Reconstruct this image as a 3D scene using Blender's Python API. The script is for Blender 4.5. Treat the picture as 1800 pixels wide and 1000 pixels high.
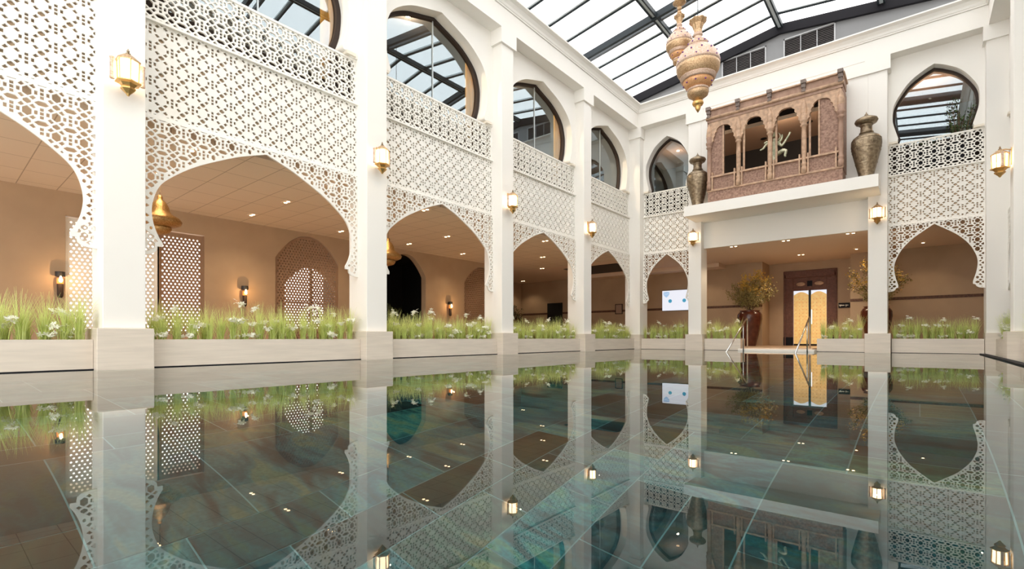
import bpy, bmesh, math, random
from mathutils import Vector, Matrix
R = math.radians
rnd = random.Random(7)
sc = bpy.context.scene
for _o in list(bpy.data.objects): bpy.data.objects.remove(_o)
C = sc.collection

# ---------------------------------------------------------------- camera, sky, exposure
cd = bpy.data.cameras.new('camera'); cam = bpy.data.objects.new('camera', cd); C.objects.link(cam)
cd.sensor_width = 36; cd.lens = 862/1800*36; cd.shift_y = 94/1800; cd.clip_start = 0.05; cd.clip_end = 300
cam.location = (0, 0, .42); cam.rotation_euler = (R(90), 0, R(39.7)); sc.camera = cam
w = bpy.data.worlds.new('sky'); sc.world = w; w.use_nodes = True
bg = w.node_tree.nodes['Background']; bg.inputs[0].default_value = (1, .98, .95, 1); bg.inputs[1].default_value = 3.4
sc.view_settings.view_transform = 'Standard'; sc.view_settings.look = 'None'
sc.view_settings.exposure = 0.0; sc.view_settings.gamma = 1.0
sc.view_settings.use_curve_mapping = False
sc.cycles.max_bounces = 10; sc.cycles.diffuse_bounces = 5; sc.cycles.transparent_max_bounces = 16
sc.cycles.sample_clamp_indirect = 6

# ---------------------------------------------------------------- materials
def mat(name, col, rough=.6, metal=0, bump=0, bscale=20, var=0, vscale=3, stretch=(1,1,1), emit=None, estr=0, col2=None, trans=0, spec=None):
    m = bpy.data.materials.new(name); m.use_nodes = True
    nt = m.node_tree; b = nt.nodes['Principled BSDF']
    b.inputs['Base Color'].default_value = (*col, 1); b.inputs['Roughness'].default_value = rough; b.inputs['Metallic'].default_value = metal
    if spec is not None: b.inputs['Specular IOR Level'].default_value = spec
    if bump or var or col2:
        tc = nt.nodes.new('ShaderNodeTexCoord'); mp = nt.nodes.new('ShaderNodeMapping'); mp.inputs['Scale'].default_value = stretch
        nt.links.new(tc.outputs['Object'], mp.inputs[0])
    if var or col2:
        n = nt.nodes.new('ShaderNodeTexNoise'); n.inputs['Scale'].default_value = vscale; n.inputs['Detail'].default_value = 6
        nt.links.new(mp.outputs[0], n.inputs[0])
        r = nt.nodes.new('ShaderNodeValToRGB'); r.color_ramp.elements[0].position = .35; r.color_ramp.elements[1].position = .65
        c2 = col2 or tuple(max(0, c*(1-var)) for c in col)
        r.color_ramp.elements[0].color = (*c2, 1); r.color_ramp.elements[1].color = (*col, 1)
        nt.links.new(n.outputs[0], r.inputs[0]); nt.links.new(r.outputs[0], b.inputs['Base Color'])
    if bump:
        n2 = nt.nodes.new('ShaderNodeTexNoise'); n2.inputs['Scale'].default_value = bscale; n2.inputs['Detail'].default_value = 5
        nt.links.new(mp.outputs[0], n2.inputs[0])
        bp = nt.nodes.new('ShaderNodeBump'); bp.inputs['Strength'].default_value = bump; bp.inputs['Distance'].default_value = .02
        nt.links.new(n2.outputs[0], bp.inputs['Height']); nt.links.new(bp.outputs[0], b.inputs['Normal'])
    if emit:
        b.inputs['Emission Color'].default_value = (*emit, 1); b.inputs['Emission Strength'].default_value = estr
    if trans: b.inputs['Transmission Weight'].default_value = trans
    return m

M = {}
M['plaster'] = mat('plaster', (.87, .84, .79), .75, bump=.04, bscale=40)
M['lattice'] = mat('lattice', (.87, .84, .78), .6)
M['relief'] = mat('relief', (.64, .48, .33), .7); M['impost'] = mat('impost', (.80, .73, .62), .7)
M['stone'] = mat('stone', (.74, .65, .55), .45, var=.10, vscale=3, stretch=(.6, .6, 9))
M['pale_stone'] = mat('pale_stone', (.8, .77, .71), .5)
M['gallery_wall'] = mat('gallery_wall', (.52, .375, .245), .8, var=.1, vscale=1.2)
M['gallery_floor'] = mat('gallery_floor', (.66, .47, .33), .3, var=.15)
M['black'] = mat('black', (.008, .008, .009), .5)
M['dark'] = mat('dark', (.012, .011, .014), .6, spec=.15)
M['frame'] = mat('frame', (.05, .036, .03), .8, spec=.2)
M['steel'] = mat('steel', (.02, .027, .032), .5, spec=.25)
M['steel_light'] = mat('steel_light', (.55, .60, .62), .35, metal=.3)
M['flange'] = mat('flange', (.10, .11, .12), .5)
M['gable'] = mat('gable', (.22, .22, .225), .7)
M['gable_light'] = mat('gable_light', (.42, .42, .43), .7)
M['slat'] = mat('slat', (.06, .05, .05), .6)
M['chrome'] = mat('chrome', (.62, .62, .62), .12, metal=1)
M['gold'] = mat('gold', (.72, .44, .16), .3, metal=.85, bump=.2, bscale=60)
M['pale_gold'] = mat('pale_gold', (.70, .49, .30), .34, metal=.85, bump=.5, bscale=70, col2=(.45, .28, .15), vscale=45)
M['cream'] = mat('cream', (.66, .51, .42), .35, metal=.5, bump=.5, bscale=70, col2=(.52, .33, .22), vscale=40)
M['gem'] = mat('gem', (.14, .02, .22), .15)
M['amber'] = mat('amber', (.78, .44, .22), .4, metal=.3, col2=(.62, .30, .13), vscale=40)
M['bronze'] = mat('bronze', (.36, .28, .185), .36, metal=.85, bump=.5, bscale=30, col2=(.20, .145, .095), vscale=14)
M['brass'] = mat('brass', (.56, .35, .14), .4, metal=.8, bump=.4, bscale=70, col2=(.34, .19, .07), vscale=40)
M['statue'] = mat('statue', (.74, .70, .52), .4, metal=.35, col2=(.36, .40, .26), vscale=9)
M['wood'] = mat('wood', (.42, .265, .19), .6, bump=.5, bscale=45, col2=(.30, .175, .12), vscale=7, stretch=(1, 1, .5))
M['carved'] = mat('carved', (.40, .245, .175), .65, bump=1.0, bscale=30, col2=(.22, .12, .085), vscale=18)
M['light_wood'] = mat('light_wood', (.60, .385, .25), .55, bump=.35, bscale=50, var=.35, vscale=10)
M['grey_wood'] = mat('grey_wood', (.26, .20, .17), .7, bump=.5, bscale=40, var=.4, vscale=15)
M['door_wood'] = mat('door_wood', (.17, .065, .04), .5, bump=.8, bscale=30, col2=(.12, .045, .026), vscale=12)
M['door_gold'] = mat('door_gold', (.85, .58, .22), .35, metal=.1, col2=(.70, .42, .12), vscale=9, emit=(1, .62, .2), estr=.35)  # faint emission in the gold stands in for warm light on the leaves
M['pot'] = mat('pot', (.11, .028, .014), .22, col2=(.06, .014, .008), vscale=5)
M['leaf'] = mat('leaf', (.80, .88, .36), .5, var=.4, vscale=6)
def translucent(m, fac, col):
    nt = m.node_tree; b = nt.nodes['Principled BSDF']; o = nt.nodes['Material Output']; t = nt.nodes.new('ShaderNodeBsdfTranslucent'); t.inputs[0].default_value = (*col, 1)
    mx = nt.nodes.new('ShaderNodeMixShader'); mx.inputs[0].default_value = fac; nt.links.new(b.outputs[0], mx.inputs[1]); nt.links.new(t.outputs[0], mx.inputs[2]); nt.links.new(mx.outputs[0], o.inputs[0])
translucent(M['leaf'], .45, (.90, .97, .42))
M['olive_leaf'] = mat('olive_leaf', (.36, .29, .10), .5, var=.5, vscale=9)
M['yellow_leaf'] = mat('yellow_leaf', (.85, .55, .10), .5, var=.4, vscale=9)
M['dark_leaf'] = mat('dark_leaf', (.07, .12, .035), .5, var=.4, vscale=9)
M['twig'] = mat('twig', (.12, .075, .04), .8)
M['petal'] = mat('petal', (.92, .92, .82), .6); translucent(M['petal'], .35, (.95, .95, .85))
M['soil'] = mat('soil', (.10, .065, .04), .9, bump=.5, bscale=40)
M['curtain'] = mat('curtain', (.92, .66, .22), .7, var=.15)
M['strip'] = mat('strip', (.16, .075, .04), .6, bump=.6, bscale=30, col2=(.07, .03, .02), vscale=16)
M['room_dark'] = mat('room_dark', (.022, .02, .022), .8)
M['room_tan'] = mat('room_tan', (.42, .29, .22), .8)
M['glow'] = mat('glow', (1, .9, .75), .5, emit=(1, .80, .52), estr=7)
M['spot_glow'] = mat('spot_glow', (1, .9, .75), .5, emit=(1, .72, .42), estr=9)
M['copper_glass'] = mat('copper_glass', (.7, .2, .04), .3, metal=.4, emit=(1, .35, .08), estr=.8)
translucent(M['curtain'], .6, (1, .78, .32))
M['screen_white'] = mat('screen_white', (.1, .1, .1), .3, emit=(.86, .88, .97), estr=.95)
M['screen_blue'] = mat('screen_blue', (.02, .1, .2), .3, emit=(.06, .33, .50), estr=.9)
M['screen_pale_blue'] = mat('screen_pale_blue', (.02, .1, .2), .3, emit=(.42, .60, .85), estr=.9)
M['sign_white'] = mat('sign_white', (.8, .8, .7), .5)
M['brown_screen'] = mat('brown_screen', (.36, .225, .14), .6)
M['grout'] = mat('grout', (.22, .38, .40), .8)
M['pool_side'] = mat('pool_side', (.10, .14, .14), .6)

# coffered board ceiling with thin joints
def ceiling_mat():
    m = bpy.data.materials.new('ceiling_tiles'); m.use_nodes = True; nt = m.node_tree; b = nt.nodes['Principled BSDF']
    tc = nt.nodes.new('ShaderNodeTexCoord'); br = nt.nodes.new('ShaderNodeTexBrick')
    br.offset = 0; br.inputs['Scale'].default_value = 1; br.inputs['Brick Width'].default_value = .93; br.inputs['Row Height'].default_value = .62
    br.inputs['Mortar Size'].default_value = .009; br.inputs['Mortar Smooth'].default_value = .2
    br.inputs['Color1'].default_value = (.80, .69, .55, 1); br.inputs['Color2'].default_value = (.78, .67, .53, 1); br.inputs['Mortar'].default_value = (.46, .37, .27, 1)
    nt.links.new(tc.outputs['Object'], br.inputs[0]); nt.links.new(br.outputs[0], b.inputs['Base Color']); b.inputs['Roughness'].default_value = .8
    return m
M['ceiling'] = ceiling_mat()
M['ceiling_plain'] = mat('ceiling_plain', (.80, .65, .52), .8)

def glass_mat(name, fac, tint=(1, 1, 1), gtint=(1, 1, 1)):
    m = bpy.data.materials.new(name); m.use_nodes = True; nt = m.node_tree; nt.nodes.clear()
    o = nt.nodes.new('ShaderNodeOutputMaterial'); mx = nt.nodes.new('ShaderNodeMixShader'); t = nt.nodes.new('ShaderNodeBsdfTransparent'); g = nt.nodes.new('ShaderNodeBsdfGlossy')
    t.inputs[0].default_value = (*tint, 1); g.inputs[0].default_value = (*gtint, 1); g.inputs['Roughness'].default_value = 0
    mx.inputs[0].default_value = fac; nt.links.new(t.outputs[0], mx.inputs[1]); nt.links.new(g.outputs[0], mx.inputs[2]); nt.links.new(mx.outputs[0], o.inputs[0])
    return m
M['window_glass'] = glass_mat('window_glass', .19, (.8, .78, .76), (.80, .93, 1))
M['roof_glass'] = glass_mat('roof_glass', .04, (.96, .98, 1))

def water_mat():
    m = bpy.data.materials.new('water'); m.use_nodes = True; nt = m.node_tree; nt.nodes.clear()
    o = nt.nodes.new('ShaderNodeOutputMaterial'); mx = nt.nodes.new('ShaderNodeMixShader')
    rf = nt.nodes.new('ShaderNodeBsdfRefraction'); g = nt.nodes.new('ShaderNodeBsdfGlossy'); fr = nt.nodes.new('ShaderNodeFresnel')
    rf.inputs['Color'].default_value = (.74, .95, .95, 1); rf.inputs['Roughness'].default_value = 0; rf.inputs['IOR'].default_value = 1.333
    g.inputs['Roughness'].default_value = 0; g.inputs[0].default_value = (.97, .97, .95, 1); fr.inputs[0].default_value = 1.48
    nz = nt.nodes.new('ShaderNodeTexNoise'); nz.inputs['Scale'].default_value = 1.3; tc = nt.nodes.new('ShaderNodeTexCoord'); bp = nt.nodes.new('ShaderNodeBump')
    bp.inputs['Strength'].default_value = .012; bp.inputs['Distance'].default_value = .02
    nt.links.new(tc.outputs['Object'], nz.inputs[0]); nt.links.new(nz.outputs[0], bp.inputs['Height'])
    for n in (rf, g): nt.links.new(bp.outputs[0], n.inputs['Normal'])
    nt.links.new(fr.outputs[0], mx.inputs[0]); nt.links.new(rf.outputs[0], mx.inputs[1]); nt.links.new(g.outputs[0], mx.inputs[2]); nt.links.new(mx.outputs[0], o.inputs[0])
    return m
M['water'] = water_mat()

def slate_mat():
    m = bpy.data.materials.new('slate'); m.use_nodes = True; nt = m.node_tree; b = nt.nodes['Principled BSDF']
    at = nt.nodes.new('ShaderNodeAttribute'); at.attribute_name = 'tone'
    tc = nt.nodes.new('ShaderNodeTexCoord'); mp = nt.nodes.new('ShaderNodeMapping'); mp.inputs['Scale'].default_value = (1, 3, 1); mp.inputs['Rotation'].default_value = (0, 0, .5)
    n = nt.nodes.new('ShaderNodeTexNoise'); n.inputs['Scale'].default_value = 2.2; n.inputs['Detail'].default_value = 8; n.inputs['Distortion'].default_value = 1.2
    n2 = nt.nodes.new('ShaderNodeTexNoise'); n2.inputs['Scale'].default_value = 40; n2.inputs['Detail'].default_value = 4
    nt.links.new(tc.outputs['Object'], mp.inputs[0]); nt.links.new(mp.outputs[0], n.inputs[0]); nt.links.new(tc.outputs['Object'], n2.inputs[0])
    r = nt.nodes.new('ShaderNodeValToRGB'); cr = r.color_ramp
    cr.elements[0].position = .36; cr.elements[0].color = (.015, .05, .06, 1); cr.elements[1].position = .64; cr.elements[1].color = (.20, .22, .14, 1)
    e = cr.elements.new(.45); e.color = (.035, .115, .13, 1); e = cr.elements.new(.54); e.color = (.075, .20, .205, 1)
    nt.links.new(n.outputs[0], r.inputs[0])
    mm = nt.nodes.new('ShaderNodeMixRGB'); mm.blend_type = 'MULTIPLY'; mm.inputs[0].default_value = 1
    nt.links.new(r.outputs[0], mm.inputs[1]); nt.links.new(at.outputs['Color'], mm.inputs[2])
    m2 = nt.nodes.new('ShaderNodeMixRGB'); m2.blend_type = 'OVERLAY'; m2.inputs[0].default_value = .8
    nt.links.new(mm.outputs[0], m2.inputs[1]); nt.links.new(n2.outputs[0], m2.inputs[2]); nt.links.new(m2.outputs[0], b.inputs['Base Color'])
    b.inputs['Roughness'].default_value = .7
    return m
M['slate'] = slate_mat()

# ---------------------------------------------------------------- helpers
def link(o, parent=None):
    C.objects.link(o)
    if parent: o.parent = parent
    return o
def tag(o, label=None, cat=None, group=None, kind=None):
    if label: o['label'] = label
    if cat: o['category'] = cat
    if group: o['group'] = group
    if kind: o['kind'] = kind
    return o
def empty(name, loc, rz=0, label=None, cat=None, group=None, kind=None):
    o = bpy.data.objects.new(name, None); o.empty_display_size = .1; link(o); o.location = loc; o.rotation_euler = (0, 0, rz)
    return tag(o, label, cat, group, kind)
def obj(name, bm, m, parent=None, smooth=False):
    me = bm if isinstance(bm, bpy.types.Mesh) else bpy.data.meshes.new(name)
    if me is not bm:
        if smooth:
            for f in bm.faces: f.smooth = True
        bm.to_mesh(me); bm.free()
    if not me.materials:
        for x in (m if isinstance(m, (list, tuple)) else [m]): me.materials.append(M[x])
    return link(bpy.data.objects.new(name, me), parent)
def copy_tree(o, parent=None):
    c = o.copy(); C.objects.link(c); c.parent = parent
    for ch in o.children: copy_tree(ch, c)
    return c
def box(bm, x0, x1, y0, y1, z0, z1, bev=0):
    r = bmesh.ops.create_cube(bm, size=1, matrix=Matrix.Translation(((x0+x1)/2, (y0+y1)/2, (z0+z1)/2)) @ Matrix.Diagonal((abs(x1-x0), abs(y1-y0), abs(z1-z0), 1)))
    if bev: bmesh.ops.bevel(bm, geom=list({e for v in r['verts'] for e in v.link_edges}), offset=bev, segments=1, affect='EDGES')
    return bm
def B(*a, **k): return box(bmesh.new(), *a, **k)
def tube(bm, pts, r, seg=8, r2=None, cap=True):
    pts = [Vector(p) for p in pts]; n = len(pts); rings = []; up = None
    for i, p in enumerate(pts):
        d = (pts[min(i+1, n-1)] - pts[max(i-1, 0)]).normalized()
        if up is None: up = Vector((0, 0, 1)) if abs(d.z) < .9 else Vector((1, 0, 0))
        a = d.cross(up).normalized(); b_ = a.cross(d).normalized(); up = b_
        rr = r if r2 is None else r+(r2-r)*i/(n-1)
        rings.append([bm.verts.new(p + a*math.cos(2*math.pi*k/seg)*rr + b_*math.sin(2*math.pi*k/seg)*rr) for k in range(seg)])
    for i in range(n-1):
        for k in range(seg): bm.faces.new((rings[i][k], rings[i][(k+1) % seg], rings[i+1][(k+1) % seg], rings[i+1][k]))
    if cap: bm.faces.new(rings[0][::-1]); bm.faces.new(rings[-1])
    return bm
def lathe(bm, prof, seg=24, c=(0, 0, 0), cap=True, rot=0, lobes=0, lamp=0):
    rings = []
    for r, z in prof:
        rings.append([bm.verts.new((c[0]+r*(1+lamp*math.cos(lobes*2*math.pi*k/seg))*math.cos(2*math.pi*k/seg+rot), c[1]+r*(1+lamp*math.cos(lobes*2*math.pi*k/seg))*math.sin(2*math.pi*k/seg+rot), c[2]+z)) for k in range(seg)])
    for i in range(len(rings)-1):
        for k in range(seg): bm.faces.new((rings[i][k], rings[i][(k+1) % seg], rings[i+1][(k+1) % seg], rings[i+1][k]))
    if cap: bm.faces.new(rings[0][::-1]); bm.faces.new(rings[-1])
    bmesh.ops.recalc_face_normals(bm, faces=bm.faces)
    return bm
def smooth_curve(pts, n=5):
    P = [Vector((p[0], p[1])) for p in pts]; out = []
    for i in range(len(P)-1):
        p0 = P[max(i-1, 0)]; p1 = P[i]; p2 = P[i+1]; p3 = P[min(i+2, len(P)-1)]
        for k in range(n):
            t = k/n
            out.append(.5*((2*p1)+(-p0+p2)*t+(2*p0-5*p1+4*p2-p3)*t*t+(-p0+3*p1-3*p2+p3)*t**3))
    out.append(P[-1]); return [(v.x, v.y) for v in out]
def arch(half, n=5):           # half: points apex -> foot, right side; returns left foot -> apex -> right foot
    r = smooth_curve(half, n)
    return [(-x, z) for x, z in r[::-1]] + r[1:]
def plate(outer, holes, thick, y0=0):
    """a flat plate in the local XZ plane with holes; front face at y0, thickness towards +Y"""
    cu = bpy.data.curves.new('tmp', 'CURVE'); cu.dimensions = '2D'; cu.fill_mode = 'BOTH'; cu.extrude = thick/2
    for poly in [outer]+list(holes):
        s = cu.splines.new('POLY'); s.points.add(len(poly)-1)
        for p, q in zip(s.points, poly): p.co = (q[0], q[1], 0, 1)
        s.use_cyclic_u = True
    o = bpy.data.objects.new('tmp', cu); C.objects.link(o); dg = bpy.context.evaluated_depsgraph_get(); dg.update()
    me = bpy.data.meshes.new_from_object(o.evaluated_get(dg)); bpy.data.objects.remove(o); bpy.data.curves.remove(cu)
    for v in me.vertices: v.co = (v.co.x, y0+thick/2-v.co.z, v.co.y)
    me.materials.clear()
    return me
def inpoly(x, y, P):
    c = False; j = len(P)-1
    for i in range(len(P)):
        xi, yi = P[i]; xj, yj = P[j]
        if (yi > y) != (yj > y) and x < (xj-xi)*(y-yi)/(yj-yi)+xi: c = not c
        j = i
    return c
def pdist(x, y, P):
    m = 9
    for i in range(len(P)):
        ax, ay = P[i-1]; bx, by = P[i]; dx, dy = bx-ax, by-ay; L = dx*dx+dy*dy
        t = max(0, min(1, ((x-ax)*dx+(y-ay)*dy)/L)) if L else 0
        m = min(m, math.hypot(x-ax-t*dx, y-ay-t*dy))
    return m
def cell_holes(u, v, U, V, relief=False):
    """one repeat of the star-and-bar fretwork centred on (u,v)"""
    H = []
    def hexa(cx, cy, rx, ry, vert):
        if vert: return [(cx, cy+ry), (cx-rx, cy+ry*.5), (cx-rx, cy-ry*.5), (cx, cy-ry), (cx+rx, cy-ry*.5), (cx+rx, cy+ry*.5)]
        return [(cx+rx, cy), (cx+rx*.6, cy+ry), (cx-rx*.6, cy+ry), (cx-rx, cy), (cx-rx*.6, cy-ry), (cx+rx*.6, cy-ry)]
    def quad(cx, cy, a, b_, ang):
        c, s = math.cos(ang), math.sin(ang)
        return [(cx+x*c-y*s, cy+x*s+y*c) for x, y in ((a, b_), (-a, b_), (-a, -b_), (a, -b_))]
    P = lambda pts, sx=1, sy=1: H.append([(u+sx*a*U, v+sy*b_*V) for a, b_ in (pts if sx*sy > 0 else pts[::-1])])
    if relief: P = lambda pts, sx=1, sy=1, c=[0, 0]: (lambda q, mx, my: H.append([(u+sx*(mx+(a-mx)*.93)*U, v+sy*(my+(b_-my)*.93)*V) for a, b_ in q]))(pts if sx*sy > 0 else pts[::-1], sum(p[0] for p in pts)/len(pts), sum(p[1] for p in pts)/len(pts))
    P([(0, .25), (-.16, .13), (-.16, -.13), (0, -.25), (.16, -.13), (.16, .13)])
    P([(.23, .5), (.37, .385), (.63, .385), (.77, .5), (.63, .615), (.37, .615)])
    P([(0, .355), (.14, .447), (.14, .553), (0, .645), (-.14, .553), (-.14, .447)])
    for sx in (-1, 1):
        for sy in (-1, 1): P([(.205, .175), (.315, .25), (.19, .395), (.06, .29)], sx, sy)
        P([(.235, -.10), (.355, -.10), (.355, .10), (.235, .10)], sx)
    for k in (-1, 0, 1): P([(.432, k*.2-.078), (.568, k*.2-.078), (.568, k*.2+.078), (.432, k*.2+.078)])
    return H[2:] if relief else H
def cliprect(P, x0, x1, z0, z1):
    for ax, lim, sg in ((0, x0, 1), (0, x1, -1), (1, z0, 1), (1, z1, -1)):
        out = []
        for i in range(len(P)):
            a, b_ = P[i-1], P[i]; da, db = sg*(a[ax]-lim), sg*(b_[ax]-lim)
            if (da >= 0) != (db >= 0):
                t = da/(da-db); out.append((a[0]+(b_[0]-a[0])*t, a[1]+(b_[1]-a[1])*t))
            if db >= 0: out.append(b_)
        P = out
        if len(P) < 3: return []
    return P
def area(P): return abs(sum(P[i-1][0]*P[i][1]-P[i][0]*P[i-1][1] for i in range(len(P))))/2
def lattice_holes(outline, x0, x1, z0, z1, nu, nv, margin=.022, ph=(0, 0), relief=False):
    U = (x1-x0)/nu; V = (z1-z0)/nv; out = []
    for i in range(-1, nu+1):
        for j in range(-1, int(nv)+2):
            for h in cell_holes(x0+(i+.5)*U+ph[0]*U, z1-(j+.5)*V+ph[1]*V, U, V, relief):
                h = cliprect(h, x0+margin*1.01, x1-margin*1.01, min(p[1] for p in outline)+margin*1.01, z1-margin*1.01)
                if len(h) < 3 or area(h) < 6e-5: continue
                cx = sum(p[0] for p in h)/len(h); cy = sum(p[1] for p in h)/len(h)
                if not inpoly(cx, cy, outline): continue
                d = pdist(cx, cy, outline); rr = max(math.hypot(p[0]-cx, p[1]-cy) for p in h)
                if d < rr+margin:
                    if all(inpoly(p[0], p[1], outline) and pdist(p[0], p[1], outline) > margin for p in h): out.append(h); continue
                    k = (d-margin)/rr
                    if k < .4: continue
                    h = [(cx+(p[0]-cx)*k, cy+(p[1]-cy)*k) for p in h]
                out.append(h)
    return out

WIDE = 1.78; NARROW = 1.0
ARCH_W = [(0, 3.56), (.25, 3.47), (.51, 3.365), (.94, 3.14), (1.19, 2.98), (1.41, 2.80), (1.53, 2.665), (1.60, 2.5), (1.635, 2.3), (1.615, 2.1), (1.56, 1.93), (1.50, 1.82)]
FOOT_W = [(1.50, 1.765), (1.565, 1.765), (1.575, 1.70), (1.62, 1.655), (1.70, 1.635), (1.78, 1.63)]
ARCH_N = [(0, 3.56), (.22, 3.40), (.49, 3.18), (.71, 2.90), (.83, 2.62), (.86, 2.42), (.835, 2.18), (.77, 1.93)]
FOOT_N = [(.77, 1.86), (.82, 1.84), (.84, 1.79), (.89, 1.755), (1.0, 1.74)]
UP_W = [(0, 8.06), (.3, 7.97), (.82, 7.80), (1.2, 7.58), (1.44, 7.34), (1.56, 7.02), (1.58, 6.75), (1.54, 6.4), (1.45, 6.12)]
UP_N = [(0, 7.98), (.22, 7.87), (.5, 7.67), (.7, 7.41), (.86, 7.1), (.9, 6.85), (.89, 6.6), (.83, 6.34), (.77, 6.12)]
Z1, Z2, Z3 = 3.67, 5.07, 5.97
def build_lattice(W, A, F, nu, nvs):
    a = arch(A, 5); out = [(-x, z) for x, z in F[::-1]] + a + F + [(W, Z1-.02), (-W, Z1-.02)]
    sp = plate(out, lattice_holes(out, -W, W, 1.65, Z1-.02, nu, 8, .02), .035, .30)
    r = [(-W, Z1+.02), (W, Z1+.02), (W, Z2), (-W, Z2)]
    md = plate(r, lattice_holes(r, -W, W, Z1+.02, Z2, nu, nvs[0], .014, (.5, .0), True), .03, .345)
    r2 = [(-W, Z2), (W, Z2), (W, Z3), (-W, Z3)]
    rl = plate(r2, lattice_holes(r2, -W, W, Z2, Z3, nu, nvs[1], .014), .035, .38)
    for me in (sp, rl): me.materials.append(M['lattice'])
    md.materials.append(M['lattice'])
    return sp, md, rl
LW = build_lattice(WIDE, ARCH_W, FOOT_W, 13, (5.5, 3.5))
LN = build_lattice(NARROW, ARCH_N, FOOT_N, 7, (5.5, 3.5))
def box_mesh(name, m, parent, *a, **k): return obj(name, B(*a, **k), m, parent)

def upper_wall_mesh(W, U):
    a = arch(U, 6); f = U[-1]
    out = [(-W, 5.97), (-W+.16*W/1.78, 5.97), (-W+.16*W/1.78, 6.05), (-f[0]-.02, 6.05)] + a + [(f[0]+.02, 6.05), (W-.16*W/1.78, 6.05), (W-.16*W/1.78, 5.97), (W, 5.97), (W, 8.5), (-W, 8.5)]
    me = plate(out, [], .28, .32); me.materials.append(M['plaster']); return me
def frame_mesh(W, U):
    s = .94
    half = [(x*s, 6.9+(z-6.9)*s) for x, z in U]; a = arch(half, 6)
    out = [(-W, 5.0), (a[0][0]-.03, 5.0), (a[0][0]-.03, a[0][1]-.05)] + a + [(a[-1][0]+.03, a[-1][1]-.05), (a[-1][0]+.03, 5.0), (W, 5.0), (W, 8.5), (-W, 8.5)]
    me = plate(out, [], .10, .605); me.materials.append(M['frame']); return me
UPW = {True: (upper_wall_mesh(WIDE, UP_W), frame_mesh(WIDE, UP_W)), False: (upper_wall_mesh(NARROW, UP_N), frame_mesh(NARROW, UP_N))}

# ---------------------------------------------------------------- plants
def blade(bm, x, y, ang, lean, h, w0):
    n = 5; prev = None; ca, sa = math.cos(ang), math.sin(ang)
    for i in range(n+1):
        t = i/n; d = lean*t**1.8; z = h*(t-.18*lean/h*t*t)
        w_ = w0*(1-t)**.6*(.6+.4*math.sin(math.pi*min(1, t+.25))) if i < n else .0008
        cx, cy = x+ca*d, y+sa*d
        a = bm.verts.new((cx-sa*w_, cy+ca*w_, z)); b_ = bm.verts.new((cx+sa*w_, cy-ca*w_, z))
        if prev: bm.faces.new((prev[0], prev[1], b_, a))
        prev = (a, b_)
def tuft_mesh(seed, n=36, H=.52):
    r = random.Random(seed); bm = bmesh.new()
    for _ in range(n):
        a = r.uniform(0, 6.283); blade(bm, r.gauss(0, .02), r.gauss(0, .02), a, r.uniform(.03, .26), H*r.uniform(.5, 1.15), r.uniform(.005, .0085))
    me = bpy.data.meshes.new('grass_tuft'); bm.to_mesh(me); bm.free(); me.materials.append(M['leaf']); return me
def umbel_meshes(seed, H):
    r = random.Random(seed); bm = bmesh.new(); tip = Vector((r.uniform(-.05, .05), r.uniform(-.05, .05), H))
    tube(bm, [(0, 0, 0), (tip.x*.3, tip.y*.3, H*.5), tip], .0035, 5)
    st = bpy.data.meshes.new('stem'); bm.to_mesh(st); bm.free(); st.materials.append(M['leaf'])
    bm = bmesh.new()
    for _ in range(12):
        c = tip+Vector((r.gauss(0, .034), r.gauss(0, .034), r.gauss(.01, .018))); tl = Vector((r.gauss(0, .6), r.gauss(0, .6), 1)).normalized()
        ax = tl.orthogonal().normalized(); ay = tl.cross(ax)
        for k in range(5):
            t = k*1.2566; d = ax*math.cos(t)+ay*math.sin(t); e = ax*-math.sin(t)+ay*math.cos(t); L = r.uniform(.028, .042)
            bm.faces.new([bm.verts.new(q) for q in (c, c+d*L*.6+e*L*.3, c+d*L+tl*.004, c+d*L*.6-e*L*.3)])
    fl = bpy.data.meshes.new('blossom'); bm.to_mesh(fl); bm.free(); fl.materials.append(M['petal']); return st, fl
TUFTS = [tuft_mesh(s, 82, .52+.04*(s % 4)) for s in range(6)]
UMB = [umbel_meshes(s, h) for s, h in ((1, .12), (2, .2), (3, .33), (4, .50), (5, .09), (6, .26))]
def fill_planter(x0, x1, y0, y1, z, where, sp=.19):
    """tufts and white flowers standing in the soil of one planter"""
    L = max(x1-x0, y1-y0); alongx = (x1-x0) > (y1-y0); n = max(2, int(L/sp))
    for i in range(n):
        for row in (0, 1):
            t = (i+.5+.5*(row-.5)+rnd.uniform(-.25, .25))/n; s = .22+.5*row+rnd.uniform(-.08, .08)
            x = x0+(x1-x0)*(t if alongx else s); y = y0+(y1-y0)*(s if alongx else t)
            o = link(bpy.data.objects.new('grass_tuft', rnd.choice(TUFTS))); o.location = (x, y, z); k = rnd.uniform(.85, 1.12); o.scale = (k, k, k*rnd.uniform(.9, 1.12)); o.rotation_euler = (0, 0, rnd.uniform(0, 6.28))
            tag(o, 'green leaf tuft in the planter '+where, 'plant', 'green leaf tufts in the planter '+where)
    for i in range(int(n*2.1)):
        t = rnd.uniform(.03, .97); s = rnd.uniform(.02, .5); s = 1-s if x1 < -8 and not alongx else s; x = x0+(x1-x0)*(t if alongx else s); y = y0+(y1-y0)*(s if alongx else t)
        st, fl = rnd.choice(UMB)
        e = empty('white_flower', (x, y, z), rnd.uniform(0, 6.28), 'white flower cluster in the planter '+where, 'flower', 'white flowers in the planter '+where)
        k = rnd.uniform(.95, 1.3); e.scale = (k, k, k)
        link(bpy.data.objects.new('stem', st), e); link(bpy.data.objects.new('blossom', fl), e)

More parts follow.
